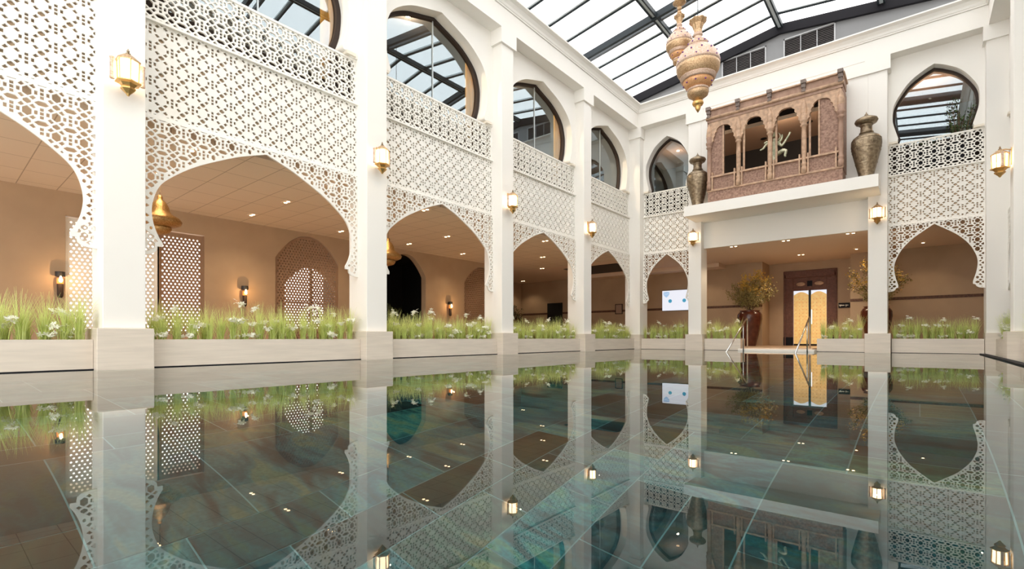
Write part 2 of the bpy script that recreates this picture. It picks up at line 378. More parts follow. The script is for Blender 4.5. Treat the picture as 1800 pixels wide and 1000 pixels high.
def planter(x0, x1, y0, y1, where, label, sp=.19):
    t = empty('planter', ((x0+x1)/2, (y0+y1)/2, 0), 0, label, 'planter'); cx, cy = t.location.x, t.location.y
    bm = bmesh.new(); X0, X1, Y0, Y1 = x0-cx, x1-cx, y0-cy, y1-cy; h = .40; k = .03
    box(bm, X0, X1, Y0, Y0+k, -.018, h); box(bm, X0, X1, Y1-k, Y1, -.018, h); box(bm, X0, X0+k, Y0+k, Y1-k, -.018, h); box(bm, X1-k, X1, Y0+k, Y1-k, -.018, h)
    obj('trough', bm, 'stone', t); obj('soil', B(X0+k, X1-k, Y0+k, Y1-k, .1, h-.04), 'soil', t)
    fill_planter(x0+.05, x1-.05, y0+.05, y1-.05, h-.05, where, sp)

# ---------------------------------------------------------------- the setting
def struct(name, bm, m, parent=None):
    o = obj(name, bm, m, parent)
    if not parent: o['kind'] = 'structure'
    return o
# pool
XL, XR, YB = -8.3, 1.42, 17.5
bm = bmesh.new(); lay = bm.loops.layers.color.new('tone'); g = .33; nx, ny = 32, 75; used = [[False]*ny for _ in range(nx)]; r5 = random.Random(5)
for j in range(ny):
    for i in range(nx):
        if used[i][j]: continue
        for a, b_ in r5.sample([(3, 2), (2, 3), (2, 2), (3, 3), (2, 1), (1, 2), (4, 2)], 7)+[(1, 1)]:
            if i+a <= nx and j+b_ <= ny and all(not used[i+p][j+q] for p in range(a) for q in range(b_)): break
        for p in range(a):
            for q in range(b_): used[i+p][j+q] = True
        x0 = -8.65+i*g-.255; y0 = -6+j*g+.19; e = .004
        v = [bm.verts.new(c) for c in ((x0+e, y0+e, -1.5), (x0+a*g-e, y0+e, -1.5), (x0+a*g-e, y0+b_*g-e, -1.5), (x0+e, y0+b_*g-e, -1.5))]
        f = bm.faces.new(v); k = r5.uniform(.55, 1.7); tn = r5.choice([(1, 1, 1), (.85, 1.05, 1.1), (1.15, 1.0, .8), (.7, 1.05, 1.1), (1, 1.05, .95)])
        for l in f.loops: l[lay] = (min(1, tn[0]*k*.6), min(1, tn[1]*k*.6), min(1, tn[2]*k*.6), 1)
struct('floor_pool_slate', bm, 'slate')
struct('floor_pool_bed', B(-8.95, 2.0, -6, 18.1, -1.7, -1.506), 'grout')
bm = bmesh.new(); box(bm, -8.95, -8.42, -6, 18.1, -1.5, -.02); box(bm, 1.52, 2.0, -6, 18.1, -1.5, -.02); box(bm, -8.42, 1.52, 17.62, 18.1, -1.5, -.02)
struct('wall_pool_sides', bm, 'pool_side')
bm = bmesh.new(); bmesh.ops.create_grid(bm, x_segments=1, y_segments=1, size=1, matrix=Matrix.Translation((-3.44, 5.82, 0)) @ Matrix.Diagonal((4.97, 11.82, 1, 1)))
wtr = obj('pool_water', bm, 'water'); tag(wtr, 'still clear pool water mirroring the white arcade', 'water', kind='stuff')
# overflow slot
bm = bmesh.new(); box(bm, -8.40, -8.385, -6, 17.6, -.03, .012); box(bm, 1.19, 1.30, 3, 17.3, .003, .024); box(bm, -8.4, 1.5, 17.56, 17.60, -.03, .008)
struct('trim_overflow_slot', bm, 'dark')
# floors of the galleries and upper floors
bm = bmesh.new(); box(bm, -18.2, -8.95, -6, 24, -.1, .1); box(bm, -8.95, 1.95, 18.12, 24, -.1, .1); box(bm, 1.95, 8, -6, 24, -.1, .1); box(bm, -4.5, -2.5, 17.35, 18.12, -.1, .1)
struct('floor', bm, 'gallery_floor')
tag(obj('entry_ledge', B(-4.58, -2.42, 17.12, 17.62, -.06, .065, bev=.01), 'pale_stone'), 'white stone ledge at the pool entry between the handrails', 'ledge')
# ceilings (z 3.6) carry the upper floor
for nm, a in (('ceiling_left', (-18.2, -8.95, -6, 18.12)), ('ceiling_right', (1.95, 8, -6, 24))): struct(nm, B(*a, 3.60, 3.98), 'ceiling')
bm = bmesh.new(); box(bm, -18.2, 1.95, 18.12, 24, 3.60, 3.98); struct('ceiling_back', bm, 'ceiling_plain')
struct('trim_soffit', B(-14, -6.5, 21.5, 22.4, 3.44, 3.6), 'ceiling_plain')
tag(obj('ceiling_panel', B(-12.6, -9.9, 18.9, 21.2, 3.575, 3.598), 'black'), 'black rectangular recess panel in the far left gallery ceiling', 'panel')
# gallery walls
def wall_with_holes(name, L, H, holes, thick, m, loc, rz, z0=.1):
    me = plate([(0, z0), (L, z0), (L, H), (0, H)], holes, thick); me.materials.append(M[m])
    o = link(bpy.data.objects.new(name, me)); o.location = loc; o.rotation_euler = (0, 0, rz); o['kind'] = 'structure'; return o
def arch_hole(c, hw, zb, top, sp):
    n = 10; pts = [(c-hw, zb), (c+hw, zb), (c+hw, sp)]
    for i in range(1, n): t = i/n; pts.append((c+hw*(1-t)**.9 * (1 if t < .999 else 0)+0, sp+(top-sp)*math.sin(t*math.pi/2)**.9))
    pts.append((c, top))
    for i in range(n-1, 0, -1): t = i/n; pts.append((c-hw*(1-t)**.9, sp+(top-sp)*math.sin(t*math.pi/2)**.9))
    pts.append((c-hw, sp)); return pts
XG = -14.28; Y0 = -6
hl = [[(2.0-Y0, .5), (4.7-Y0, .5), (4.7-Y0, 3.08), (2.0-Y0, 3.08)], arch_hole(7.52-Y0, 1.0, .3, 3.5, 2.75), arch_hole(11.2-Y0, .92, .12, 3.46, 2.7), arch_hole(15.2-Y0, 1.05, .3, 3.4, 2.7)]
wall_with_holes('wall_left_gallery', 16.8-Y0, 3.6, hl, .25, 'gallery_wall', (XG, Y0, 0), R(90))
bm = bmesh.new(); box(bm, -18.2, XG, 16.55, 16.8, .1, 3.6); box(bm, -18.2, -17.9, 16.8, 24, .1, 3.6); struct('wall_left_alcove', bm, 'gallery_wall')
# small rooms behind the arched screens
bm = bmesh.new(); box(bm, XG-3.3, XG-3.2, 9.9, 13.6, .1, 3.6); box(bm, XG-3.2, XG-.25, 9.8, 9.9, .1, 3.6); box(bm, XG-3.2, XG-.25, 13.5, 13.6, .1, 3.6); box(bm, XG-3.2, XG-.25, 9.9, 13.5, .1, .12); box(bm, XG-3.2, XG-.25, 9.9, 13.5, 3.55, 3.6)
struct('wall_dark_room', bm, 'room_dark')
def room(y0, y1, hole, nm):
    me = plate([(y0, .1), (y1, .1), (y1, 3.6), (y0, 3.6)], hole, .1); me.materials.append(M['gallery_wall'])
    o = link(bpy.data.objects.new(nm, me)); o.location = (XG-1.3, 0, 0); o.rotation_euler = (0, 0, R(90)); o['kind'] = 'structure'
    bm = bmesh.new(); box(bm, XG-1.3, XG-.25, y0-.1, y0, .1, 3.6); box(bm, XG-1.3, XG-.25, y1, y1+.1, .1, 3.6); struct(nm+'_cheek', bm, 'gallery_wall')
room(6.3, 9.1, [arch_hole(8.25, .85, .7, 2.75, 2.1)], 'wall_niche_back')
room(14.0, 16.4, [], 'wall_niche_far_back')
# back gallery wall with the door recess
bm = bmesh.new(); box(bm, -17.9, -5.03, 22.4, 22.7, .1, 3.6); box(bm, -5.13, -5.03, 22.7, 23.65, .1, 3.6); box(bm, -2.0, -1.9, 22.7, 23.65, .1, 3.6); box(bm, -2.0, 8, 22.4, 22.7, .1, 3.6)
box(bm, -5.13, -4.46, 23.65, 23.9, .1, 3.6); box(bm, -2.55, -1.9, 23.65, 23.9, .1, 3.6); box(bm, -4.46, -2.55, 23.65, 23.9, 3.26, 3.6)
struct('wall_back_gallery', bm, 'gallery_wall')
struct('wall_right_gallery', B(7.8, 8, -6, 22.4, .1, 3.6), 'gallery_wall')
bm = bmesh.new(); box(bm, -17.89, -5.03, 22.385, 22.4, 1.73, 1.83); box(bm, -2.0, 7.8, 22.385, 22.4, 1.79, 1.89); struct('trim_wall_frieze', bm, 'strip')
bm = bmesh.new(); box(bm, XG, XG+.02, -6, 2, .1, .25); box(bm, XG, XG+.02, 4.7, 6.5, .1, .25); struct('baseboard_left', bm, 'strip')
tag(obj('black_doorway_panel', B(-16.0, -15.0, 22.36, 22.4, .1, 2.35), 'black'), 'black sheet for the dark doorway in the far brown gallery wall', 'door')  # flat black sheet stands in for the darkness of an open doorway
tag(obj('dark_doorway_block', B(-17.88, -17.5, 20.3, 21.3, .1, 2.2, bev=.02), 'dark'), 'dark block for a doorway in the far left gallery corner', 'doorway')  # dark block put in place of a dark doorway

# roof: low gable of glass on steel
RX, RZ = -3.5, 10.72
def rz_(x): return RZ-.142*abs(x-RX)
bm = bmesh.new()
for s in (-1, 1):
    a = [bm.verts.new(c) for c in ((RX, -6, RZ), (RX+s*5.5, -6, rz_(RX+5.5)), (RX+s*5.5, 18.2, rz_(RX+5.5)), (RX, 18.2, RZ))]; bm.faces.new(a)
struct('ceiling_roof_glass', bm, 'roof_glass')
def slopebar(bm, y, wd, dp, off=0):
    for s in (-1, 1):
        x1 = RX+s*5.5; v = []
        for x in (RX, x1):
            for yy in (y-wd/2, y+wd/2):
                for z in (-off, -off-dp): v.append(bm.verts.new((x, yy, rz_(x)+z)))
        for f in ((0, 1, 3, 2), (4, 6, 7, 5), (0, 4, 5, 1), (2, 3, 7, 6), (0, 2, 6, 4), (1, 5, 7, 3)): bm.faces.new([v[i] for i in f])
    bmesh.ops.recalc_face_normals(bm, faces=bm.faces)
roof = empty('skylight_frame', (0, 0, 0), 0, 'glazed roof frame of dark steel beams and slim glazing bars above the pool', 'roof frame')
ys = [14.27+k*1.0075 for k in range(-20, 4)]
for k, y in enumerate(ys):
    if (k-20) % 4 == 0:
        bm = bmesh.new(); slopebar(bm, y, .10, .20, .03); obj('main_beam', bm, 'steel', roof)
        bm = bmesh.new(); slopebar(bm, y+.30, .09, .12, .02); obj('beam_flange', bm, 'flange', roof)
    elif y < 17.9:
        bm = bmesh.new(); slopebar(bm, y, .045, .07, .0); obj('glazing_bar', bm, 'steel', roof)
        bm = bmesh.new(); slopebar(bm, y-.07, .05, .05, .0); obj('bar_cap', bm, 'steel_light', roof)
for x in (-8.85, -6.2, RX, -.85, 1.85):
    for s in (-1, 1):
        bm = bmesh.new(); xx = x+s*.07; box(bm, xx-.022, xx+.022, -6, 17.9, rz_(x)-.20, rz_(x)-.06); obj('purlin', bm, 'steel', roof)
    bm = bmesh.new(); box(bm, x-.045, x+.045, -6, 17.9, rz_(x)-.17, rz_(x)-.12); obj('purlin_strip', bm, 'steel_light', roof)
# gable wall
bm = bmesh.new()
pts = [(-9.0, 9.0), (2.0, 9.0), (2.0, rz_(2)), (RX, RZ), (-9, rz_(2))]
me = plate(pts, [[(-5.3, 9.45), (-3.96, 9.45), (-3.96, 10.12), (-5.3, 10.12)], [(-3.37, 9.45), (-2.02, 9.45), (-2.02, 10.12), (-3.37, 10.12)]], .12); me.materials.append(M['gable'])
o = link(bpy.data.objects.new('wall_gable', me)); o.location = (0, 18.0, 0); o['kind'] = 'structure'
bm = bmesh.new(); slopebar(bm, 17.93, .1, .30, .06); struct('trim_gable_beam', bm, 'dark')
for (x0, x1, wh) in ((-5.3, -3.96, 'left'), (-3.37, -2.02, 'right')):
    t = empty('louvre_vent', ((x0+x1)/2, 18.0, 9.45), 0, f'dark louvred vent in the grey gable, the {wh} one of two', 'vent', 'louvred vents in the gable'); hw = (x1-x0)/2
    bm = bmesh.new(); box(bm, -hw-.04, hw+.04, -.03, 0, .67, .71); box(bm, -hw-.04, -hw, -.03, 0, -.1, .71); box(bm, hw, hw+.04, -.03, 0, -.1, .71); obj('surround', bm, 'gable_light', t)
    obj('backing', B(-hw, hw, .09, .1, 0, .67), 'black', t)
    bm = bmesh.new()
    for k in range(12): box(bm, -hw, hw, .0, .05, .03+k*.055, .05+k*.055)
    obj('slats', bm, 'slat', t); bm = bmesh.new()
    for k in (1, 2): box(bm, -hw+k*hw*2/3-.012, -hw+k*hw*2/3+.012, -.012, 0, 0, .67)
    obj('mullions', bm, 'gable_light', t)
# side walls above the cornice
bm = bmesh.new(); box(bm, -9.05, -8.92, -6, 18.1, 8.5, 9.93); struct('wall_left_parapet', bm, 'gable'); struct('wall_right_parapet', B(1.95, 2.08, -6, 18.1, 8.5, 9.93), 'gable')

# cornice + beam swept round the hall
def sweep(prof, path):
    bm = bmesh.new(); rows = []
    for i, p in enumerate(path):
        q = []
        for d, z in prof:
            if i in (0, 1): n = Vector((1, 0))
            ox = path[i][0]; oy = path[i][1]
            # inward offsets per corner
            sx = (1, 1, -1, -1)[i]; sy = (0, -1, -1, 0)[i]
            q.append(bm.verts.new((ox+sx*d, oy+sy*d, z)))
        rows.append(q)
    n = len(prof)
    for a, b_ in zip(rows, rows[1:]):
        for k in range(n): bm.faces.new((a[k], a[(k+1) % n], b_[(k+1) % n], b_[k]))
    bm.faces.new(rows[0]); bm.faces.new(rows[-1][::-1]); bmesh.ops.recalc_face_normals(bm, faces=bm.faces); return bm
path = [(-8.25, -6), (-8.25, 17.45), (1.37, 17.45), (1.37, -6)]
struct('trim_beam', sweep([(-.69, 8.43), (0, 8.43), (0, 8.95), (-.69, 8.95)], path), 'plaster')
struct('trim_cornice', sweep([(-.69, 8.955), (.025, 8.955), (.03, 8.99), (.045, 9.0), (.06, 9.06), (.11, 9.14), (.18, 9.17), (.205, 9.18), (.205, 9.22), (-.69, 9.22)], path), 'plaster')

# ---------------------------------------------------------------- columns
def column(x, y, rz, label, width=.47, depth=.62, group=None, zt=8.05):
    t = empty('column', (x, y, 0), rz, label, 'column', group); hw = width/2
    obj('shaft', B(-hw, hw, 0, depth, .55, zt, bev=.008), 'plaster', t)
    obj('plinth', B(-hw-.075, hw+.075, -.1, depth, -.4, .55, bev=.006), 'stone', t)
    obj('capital', B(-hw-.07, hw+.07, -.05, depth, zt, 8.43), 'plaster', t)
    return t
ORD = ['first', 'second', 'third', 'fourth']
YC = [1.53+4.03*k+.235 for k in range(4)]
for k, y in enumerate(YC): column(XL, y, R(90), f'tall square white column on a stone plinth, {ORD[k]} from the left edge', group='white columns of the left arcade')
for k, y in ((2, YC[2]), (3, YC[3])): column(XR, y, R(-90), ('white column at the right edge of the picture, carrying a lit lantern' if k == 3 else 'white column of the right arcade nearest the viewer'), group='white columns of the right arcade')
column(-6.12, YB, 0, 'white square column left of the carved balcony and the pool entry', .45, zt=8.04)
column(-.915, YB, 0, 'white square column right of the carved balcony and the pool entry', .45, zt=8.04)
def corner(x0, x1, label, caps):
    t = empty('corner_pillar', ((x0+x1)/2, YB, 0), 0, label, 'column'); c = (x0+x1)/2; hw = (x1-x0)/2
    obj('shaft', B(-hw, hw, 0, .65, .55, 8.05), 'plaster', t); obj('plinth', B(-hw-.02, hw+.02, -.06, .6, -.4, .55), 'stone', t); obj('capital', B(-hw-.06, hw+.06, -.06, .65, 8.05, 8.43), 'plaster', t)
corner(-8.8, -8.19, 'white corner pillar where the left arcade meets the back wall', 0)
corner(1.33, 1.95, 'white corner pillar where the back wall meets the right arcade', 0)

# ---------------------------------------------------------------- bays
wn = 0
def bay(x, y, rz, wide, label, side, sx=1.0, window=True):
    global wn
    meshes = LW if wide else LN; W = WIDE if wide else NARROW
    t = empty('lattice_screen', (x, y, 0), rz, 'white fretwork arch screen '+label, 'lattice screen', 'white fretwork screens between the columns'); t.scale = (sx, 1, 1)
    for nm, me in zip(('arch_panel', 'relief_panel', 'balustrade'), meshes): link(bpy.data.objects.new(nm, me), t)
    obj('backing_board', B(-W, W, .393, .413, Z1-.02, Z2-.02), 'relief', t)
    for a_ in ((.29, .41, Z2-.02, Z2+.015), (.33, .40, Z1-.02, Z1+.02), (.365, .43, Z3-.03, Z3+.01)): obj('rail', B(-W, W, *a_), 'lattice', t)
    wl, fr = UPW[wide]
    o = link(bpy.data.objects.new('wall_'+side, wl)); o.location = (x, y, 0); o.rotation_euler = (0, 0, rz); o.scale = (sx, 1, 1); o['kind'] = 'structure'
    bm = bmesh.new(); fx = (1.62-.0 if wide else .88)
    for s in (-1, 1): box(bm, s*fx-.10, s*fx+.13*0+.10, .28, .62, 5.985, 6.045)
    o = struct('trim_impost', bm, 'impost'); o.location = (x, y, 0); o.rotation_euler = (0, 0, rz); o.scale = (sx, 1, 1)
    if window:
        wn += 1
        e = empty(f'window_{wn}', (x, y, 0), rz, kind='structure'); e.scale = (sx, 1, 1)
        link(bpy.data.objects.new('window_frame', fr), e)
        obj('glass', B(-W, W, .66, .668, 4.3, 8.4), 'window_glass', e); obj('dark_rail_backing', B(-W, W, .60, .62, 4.9, 5.45 if wide else 5.93), 'frame', e)  # added dark board stands in for dark glass reflections behind the balustrade
        if wide: obj('glass_joint', B(-.012, .012, .64, .655, 5.1, 8.0), 'steel_light', e)
where = ['left of the first column', 'between the first and second columns', 'between the second and third columns', 'between the third and fourth columns', 'between the fourth column and the left corner']
for k in range(5):
    c = 3.78-4.03+4.03*k; sxx = 1.0
    if k == 4: c = 15.795; sxx = .958
    bay(XL, c, R(90), True, where[k]+' of the left arcade', 'left', sxx)
bay(-7.265, YB, 0, False, 'on the back wall left of the entry', 'back', .925)
bay(.32, YB, 0, False, 'on the back wall right of the entry', 'back', 1.01)
bay(XR, 11.83, R(-90), True, 'nearer one of the right arcade', 'right', 1)
bay(XR, 15.795, R(-90), True, 'in the far bay of the right arcade', 'right', .958)
struct('wall_right_near', B(1.72, 1.95, -6, 9.6, -.02, 8.43), 'plaster')
# planters
planter(-8.95, -8.4, -2.0, 1.45, where[0], 'beige stone planter trough at the far left edge of the picture')
for k in range(4):
    a = 2.07+4.03*k; b_ = a+3.41 if k < 3 else 17.44
    planter(-8.95, -8.4, a, b_, where[k+1], f'beige stone planter trough along the left arcade {where[k+1]}', .19 if k < 2 else .215)
planter(-8.17, -6.43, 17.6, 18.1, 'under the narrow arch left of the entry', 'beige stone planter trough under the narrow arch left of the entry')
planter(-5.81, -4.62, 17.6, 18.1, 'beside the left handrail', 'short beige stone planter trough left of the pool entry')
planter(-2.42, -1.23, 17.6, 18.1, 'beside the right handrail', 'short beige stone planter trough right of the pool entry')
planter(-.60, 1.30, 17.6, 18.1, 'under the arch right of the entry', 'beige stone planter trough under the right arch of the back wall')
planter(1.50, 2.0, 14.17, 17.42, 'in the far bay of the right arcade', 'grey stone planter trough along the far right arcade')
planter(1.50, 2.0, 10.2, 13.5, 'at the right edge of the picture', 'stone planter trough cut by the right edge of the picture')

# ---------------------------------------------------------------- middle bay of the back wall: lintel, ledge, wall
struct('trim_lintel', B(-5.895, -1.14, 17.8, 17.87, 3.6, 4.5), 'plaster')
struct('ceiling_entry', B(-5.895, -1.14, 17.871, 18.12, 3.6, 3.98), 'ceiling_plain')
tag(obj('balcony_ledge', B(-6.09, -.84, 16.4, 17.5, 4.5, 4.84), 'plaster'), 'long white projecting ledge carrying the carved balcony and two urns', 'ledge')
bm = bmesh.new(); box(bm, -5.895, -5.3, 17.51, 18.1, 4.5, 8.43); box(bm, -1.78, -1.14, 17.51, 18.1, 4.5, 8.43); box(bm, -5.3, -1.78, 17.51, 18.1, 7.6, 8.43); box(bm, -5.3, -1.78, 17.51, 18.1, 4.5, 5.1)
struct('wall_back', bm, 'plaster')
struct('trim_back_band', B(-6.36, -.67, 17.46, 17.52, 8.05, 8.44), 'plaster')
# upper rooms
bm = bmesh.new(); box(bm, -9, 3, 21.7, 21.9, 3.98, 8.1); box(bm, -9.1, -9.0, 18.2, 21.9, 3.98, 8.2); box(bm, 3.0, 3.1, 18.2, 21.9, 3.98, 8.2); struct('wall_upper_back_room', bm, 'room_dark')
bm = bmesh.new(); box(bm, -9, 3, 18.2, 21.9, 8.1, 8.2); struct('ceiling_upper_back_room', bm, 'room_tan')
for k, x in enumerate((-3.0, -2.35, -4.6)): tag(obj('ceiling_speaker', lathe(bmesh.new(), [(.11, 0), (.11, .02)], 16, (x, 20.1+.3*k, 8.07)), 'black'), ('round black ceiling fitting above the dancing statue', 'round black ceiling fitting in the rightmost balcony arch', 'round black ceiling fitting above the left balcony arches')[k], 'ceiling fitting')
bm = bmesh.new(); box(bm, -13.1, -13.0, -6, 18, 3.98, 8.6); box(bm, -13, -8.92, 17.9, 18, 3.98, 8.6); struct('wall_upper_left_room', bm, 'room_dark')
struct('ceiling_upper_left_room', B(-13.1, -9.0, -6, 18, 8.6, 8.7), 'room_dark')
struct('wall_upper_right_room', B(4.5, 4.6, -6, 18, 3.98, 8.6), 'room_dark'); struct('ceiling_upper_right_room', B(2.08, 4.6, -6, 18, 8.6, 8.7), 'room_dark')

# added upstairs lamps, fill light for the curtains and back-room ceiling
for k in range(4):
    t = empty('upper_fill_lamp', (-9.9, 3.8+4.03*k, 8.55), 0, 'added fill lamp behind the arched window '+where[k+1], 'ceiling light'); obj('lamp', lathe(bmesh.new(), [(.06, -.03), (.06, 0)], 12), 'spot_glow', t)
    l = bpy.data.lights.new('upper_fill_light', 'POINT'); l.energy = 380; l.color = (1, .82, .55); l.shadow_soft_size = .1; lo = bpy.data.objects.new('upper_fill_light', l); link(lo, t); lo.location = (0, 0, -.15)
for x, y, e, l_ in ((-3.5, 18.75, 65, 'added fill lamp above the carved balcony'), (-7.6, 19.8, 30, 'added fill lamp behind the left back window'), (.25, 19.3, 40, 'small ceiling lamp behind the right back window')):
    t = empty('upper_fill_lamp', (x, y, 8.1), 0, l_, 'ceiling light'); obj('lamp', lathe(bmesh.new(), [(.06, -.03), (.06, 0)], 12), 'spot_glow', t)
    l = bpy.data.lights.new('upper_fill_light', 'POINT'); l.energy = e; l.color = (1, .75, .5); l.shadow_soft_size = .03; lo = bpy.data.objects.new('upper_fill_light', l); link(lo, t); lo.location = (0, 0, -.5)
# curtains
def curtain(y0, y1, label):
    bm = bmesh.new(); n = 30; top, bot = [], []
    for i in range(n+1):
        t = i/n; yy = y0+(y1-y0)*t; x = XL-.80-.035*math.sin(t*(y1-y0)*38)
        top.append(bm.verts.new((x, yy, 8.35))); bot.append(bm.verts.new((x, yy, 4.0)))
    for i in range(n): bm.faces.new((bot[i], bot[i+1], top[i+1], top[i]))
    o = obj('curtain', bm, 'curtain', None, True); tag(o, label, 'curtain', 'gold curtains behind the arched windows')
    md = o.modifiers.new('thick', 'SOLIDIFY'); md.thickness = .01
for k in range(3):
    c = 3.78+4.03*k
    curtain(c+1.26, c+1.76, f'gold curtain at the right side of the arched window {where[k+1]}')
    if k: curtain(c-1.74, c-1.30, f'gold curtain at the left side of the arched window {where[k+1]}')

# ---------------------------------------------------------------- lanterns on the columns
def wall_lantern(loc, rz, label):
    t = empty('wall_lantern', loc, rz, label, 'lantern', 'lit brass lanterns on the columns'); cy = -.17
    hexr = lambda bm, prof, seg=6: lathe(bm, prof, seg, (0, cy, 0), rot=R(30))
    obj('glass_body', hexr(bmesh.new(), [(.105, -.13), (.115, .13)]), 'glow', t)
    bm = bmesh.new()
    for k in range(6):
        a = R(30+60*k); tube(bm, [(.115*math.cos(a), cy+.115*math.sin(a), -.14), (.125*math.cos(a), cy+.125*math.sin(a), .14)], .009, 6)
    obj('corner_bars', bm, 'gold', t)
    for s in (-1, 1):
        o = obj('side_tube', lathe(bmesh.new(), [(.028, -.14), (.03, -.12), (.026, -.1), (.026, .12), (.032, .14)], 10, (s*.165, cy+.02, .0)), 'cream', t)
    obj('base_bowl', hexr(bmesh.new(), [(.012, -.32), (.03, -.29), (.085, -.235), (.09, -.22), (.07, -.205), (.105, -.165), (.15, -.15), (.15, -.135), (.11, -.13)]), 'gold', t)
    obj('roof', hexr(bmesh.new(), [(.14, .13), (.145, .145), (.09, .19), (.055, .22), (.03, .23)]), 'pale_gold', t)
    obj('finial', lathe(bmesh.new(), [(.022, .225), (.03, .245), (.012, .26), (.018, .275), (.003, .31)], 10, (0, cy, 0)), 'bronze', t.children[-1])
    bm = bmesh.new(); box(bm, -.03, .03, -.012, 0, -.1, .24); tube(bm, [(0, -.01, .2), (0, -.09, .225), (0, cy, .23)], .01, 6); obj('bracket', bm, 'gold', t)
    l = bpy.data.lights.new('lantern_light', 'POINT'); l.energy = 3; l.color = (1, .72, .42); l.shadow_soft_size = .008
    lo = bpy.data.objects.new('lantern_light', l); link(lo, t); lo.location = (0, cy-.26, 0)
for k, y in enumerate(YC): wall_lantern((XL, y, 3.97), R(90), f'lit hexagonal brass lantern on the {ORD[k]} white column from the left')
wall_lantern((-6.12, YB, 3.97), 0, 'lit brass lantern on the column left of the pool entry')
wall_lantern((-.915, YB, 3.97), 0, 'lit brass lantern on the column right of the pool entry')
wall_lantern((XR, YC[3], 3.97), R(-90), 'lit brass lantern at the right edge of the picture')

# ---------------------------------------------------------------- big hanging lanterns
def hanging(loc, s, label):
    """loc: the tip of the bottom finial"""
    t = empty('hanging_lantern', loc, 0, label, 'hanging lantern', 'ornate gilded lanterns hanging from the glass roof'); k = .0117*s
    P = lambda a: [(max(r, .15)*k, (195-y)*k) for y, r in a][::-1]
    L = lambda a, seg=28, **q: lathe(bmesh.new(), P(a), seg, **q)
    obj('flared_mouth', L([(33, 15), (35, 14), (40, 10), (50, 6.5), (56, 6.5)], 32, lobes=8, lamp=.06), 'pale_gold', t, )
    obj('neck', L([(55, 6.5), (57, 8), (60, 8), (62, 6.5), (68, 7)]), 'cream', t)
    obj('collar', L([(67, 8), (70, 14), (73, 17), (77, 17), (80, 15)], 32), 'cream', t)
    for nm, a, m in (('upper_bowl', [(79, 16), (82, 21), (87, 26.5), (93, 31), (101, 35), (109, 36.6), (114, 36.5)], 'cream'), ('lower_bowl', [(114, 36.5), (119, 36), (125, 34), (131, 30), (134, 27)], 'pale_gold'),
                     ('ring', [(132, 29.5), (134, 30), (136, 28), (138, 28.5), (140, 26)], 'cream'), ('under_bowl', [(139, 25.5), (144, 24.5), (149, 21), (153, 16)], 'amber'),
                     ('lower_collar', [(152, 15), (154, 18), (157, 18), (158, 16)], 'cream'), ('bulb', [(157, 17), (160, 18), (165, 16.5), (169, 11), (174, 6.5)], 'pale_gold'), ('finial', [(173, 6), (176, 9), (179, 9.5), (182, 8), (184, 4), (186, 5), (190, 3.5), (195, 0)], 'gold')):
        o = obj(nm, L(a, 28), m, t, True)
        for p in o.data.polygons: p.use_smooth = True
    gm = bpy.data.meshes.new('gem'); bm = bmesh.new(); bmesh.ops.create_icosphere(bm, subdivisions=1, radius=1.6*k); bm.to_mesh(gm); bm.free(); gm.materials.append(M['gem'])
    kids = {c.name.split('.')[0]: c for c in t.children}
    for (y, r, n, off, pn) in ((95, 32.4, 12, 0, 'upper_bowl'), (107, 35.8, 12, .26, 'upper_bowl'), (146, 24, 9, 0, 'under_bowl'), (75, 17, 10, .1, 'collar')):
        for i in range(n):
            a = 2*math.pi*(i/n)+off; g_ = link(bpy.data.objects.new('gem', gm), kids[pn]); g_.location = (r*k*math.cos(a), r*k*math.sin(a), (195-y)*k)
    top = rz_(loc[0])-.1-loc[2]
    obj('cable', tube(bmesh.new(), [(0, 0, 162*k), (0, 0, top)], .008, 6), 'steel', t)
    return t
hanging((-3.5, 10.2, 5.05), 1.0, 'large gilded lantern with purple studs, the lower of two on the roof cables')
t2 = hanging((-4.0, 10.5, 6.14), .66, 'smaller gilded lantern partly behind the larger one, with a beaded stem')
bm = bmesh.new()
for i in range(7):
    z = .0117*.66*165+.02+i*.09; lathe(bm, [(.02, z), (.05, z+.03), (.045, z+.06), (.02, z+.085)], 14)
lathe(bm, [(.04, 1.46), (.06, 1.5), (.13, 1.53), (.14, 1.545), (.06, 1.56), (.07, 1.62), (.10, 1.64), (.03, 1.67)], 14)
obj('beaded_stem', bm, 'pale_gold', t2, True)

# ---------------------------------------------------------------- carved balcony
YF = 16.68
bal = empty('carved_balcony', (-3.53, YF, 4.84), 0, 'carved brown wooden balcony box with scalloped arches on the white ledge', 'balcony')
CX = [-1.82, -.91, 0, .91, 1.82]
def bx(nm, m, *a, **k): return obj(nm, B(*a, **k), m, bal)
bx('skirting', 'carved', -1.86, 1.86, -.02, .76, 0, .43)
bx('lower_rail', 'light_wood', -1.88, 1.88, -.05, .02, .40, .46, bev=.01)
for i in range(4):
    x0, x1 = CX[i]+.09, CX[i+1]-.09
    bx('carved_panel', 'carved', x0, x1, .0, .05, .46, .86)
    bx('sill', 'light_wood', x0-.04, x1+.04, -.06, .06, .85, .91, bev=.008)
for x in CX:
    e = obj('post', lathe(bmesh.new(), [(.085, .44), (.085, .62), (.065, .66), (.085, .70), (.085, .74), (.06, .78), (.065, .86), (.07, 1.2), (.066, 1.6), (.062, 1.82), (.095, 1.85), (.095, 1.88), (.07, 1.92), (.105, 1.97), (.11, 2.02), (.08, 2.06), (.10, 2.2)], 12, (x, 0, 0)), 'light_wood' if abs(x) < 1.5 else 'wood', bal, True)
    for s in (-1, 1):
        if (x < -1.5 and s < 0) or (x > 1.5 and s > 0): continue
        bx('post_bracket', 'light_wood', x+s*.11-.02, x+s*.11+.02, -.07, .03, .44, 1.02)
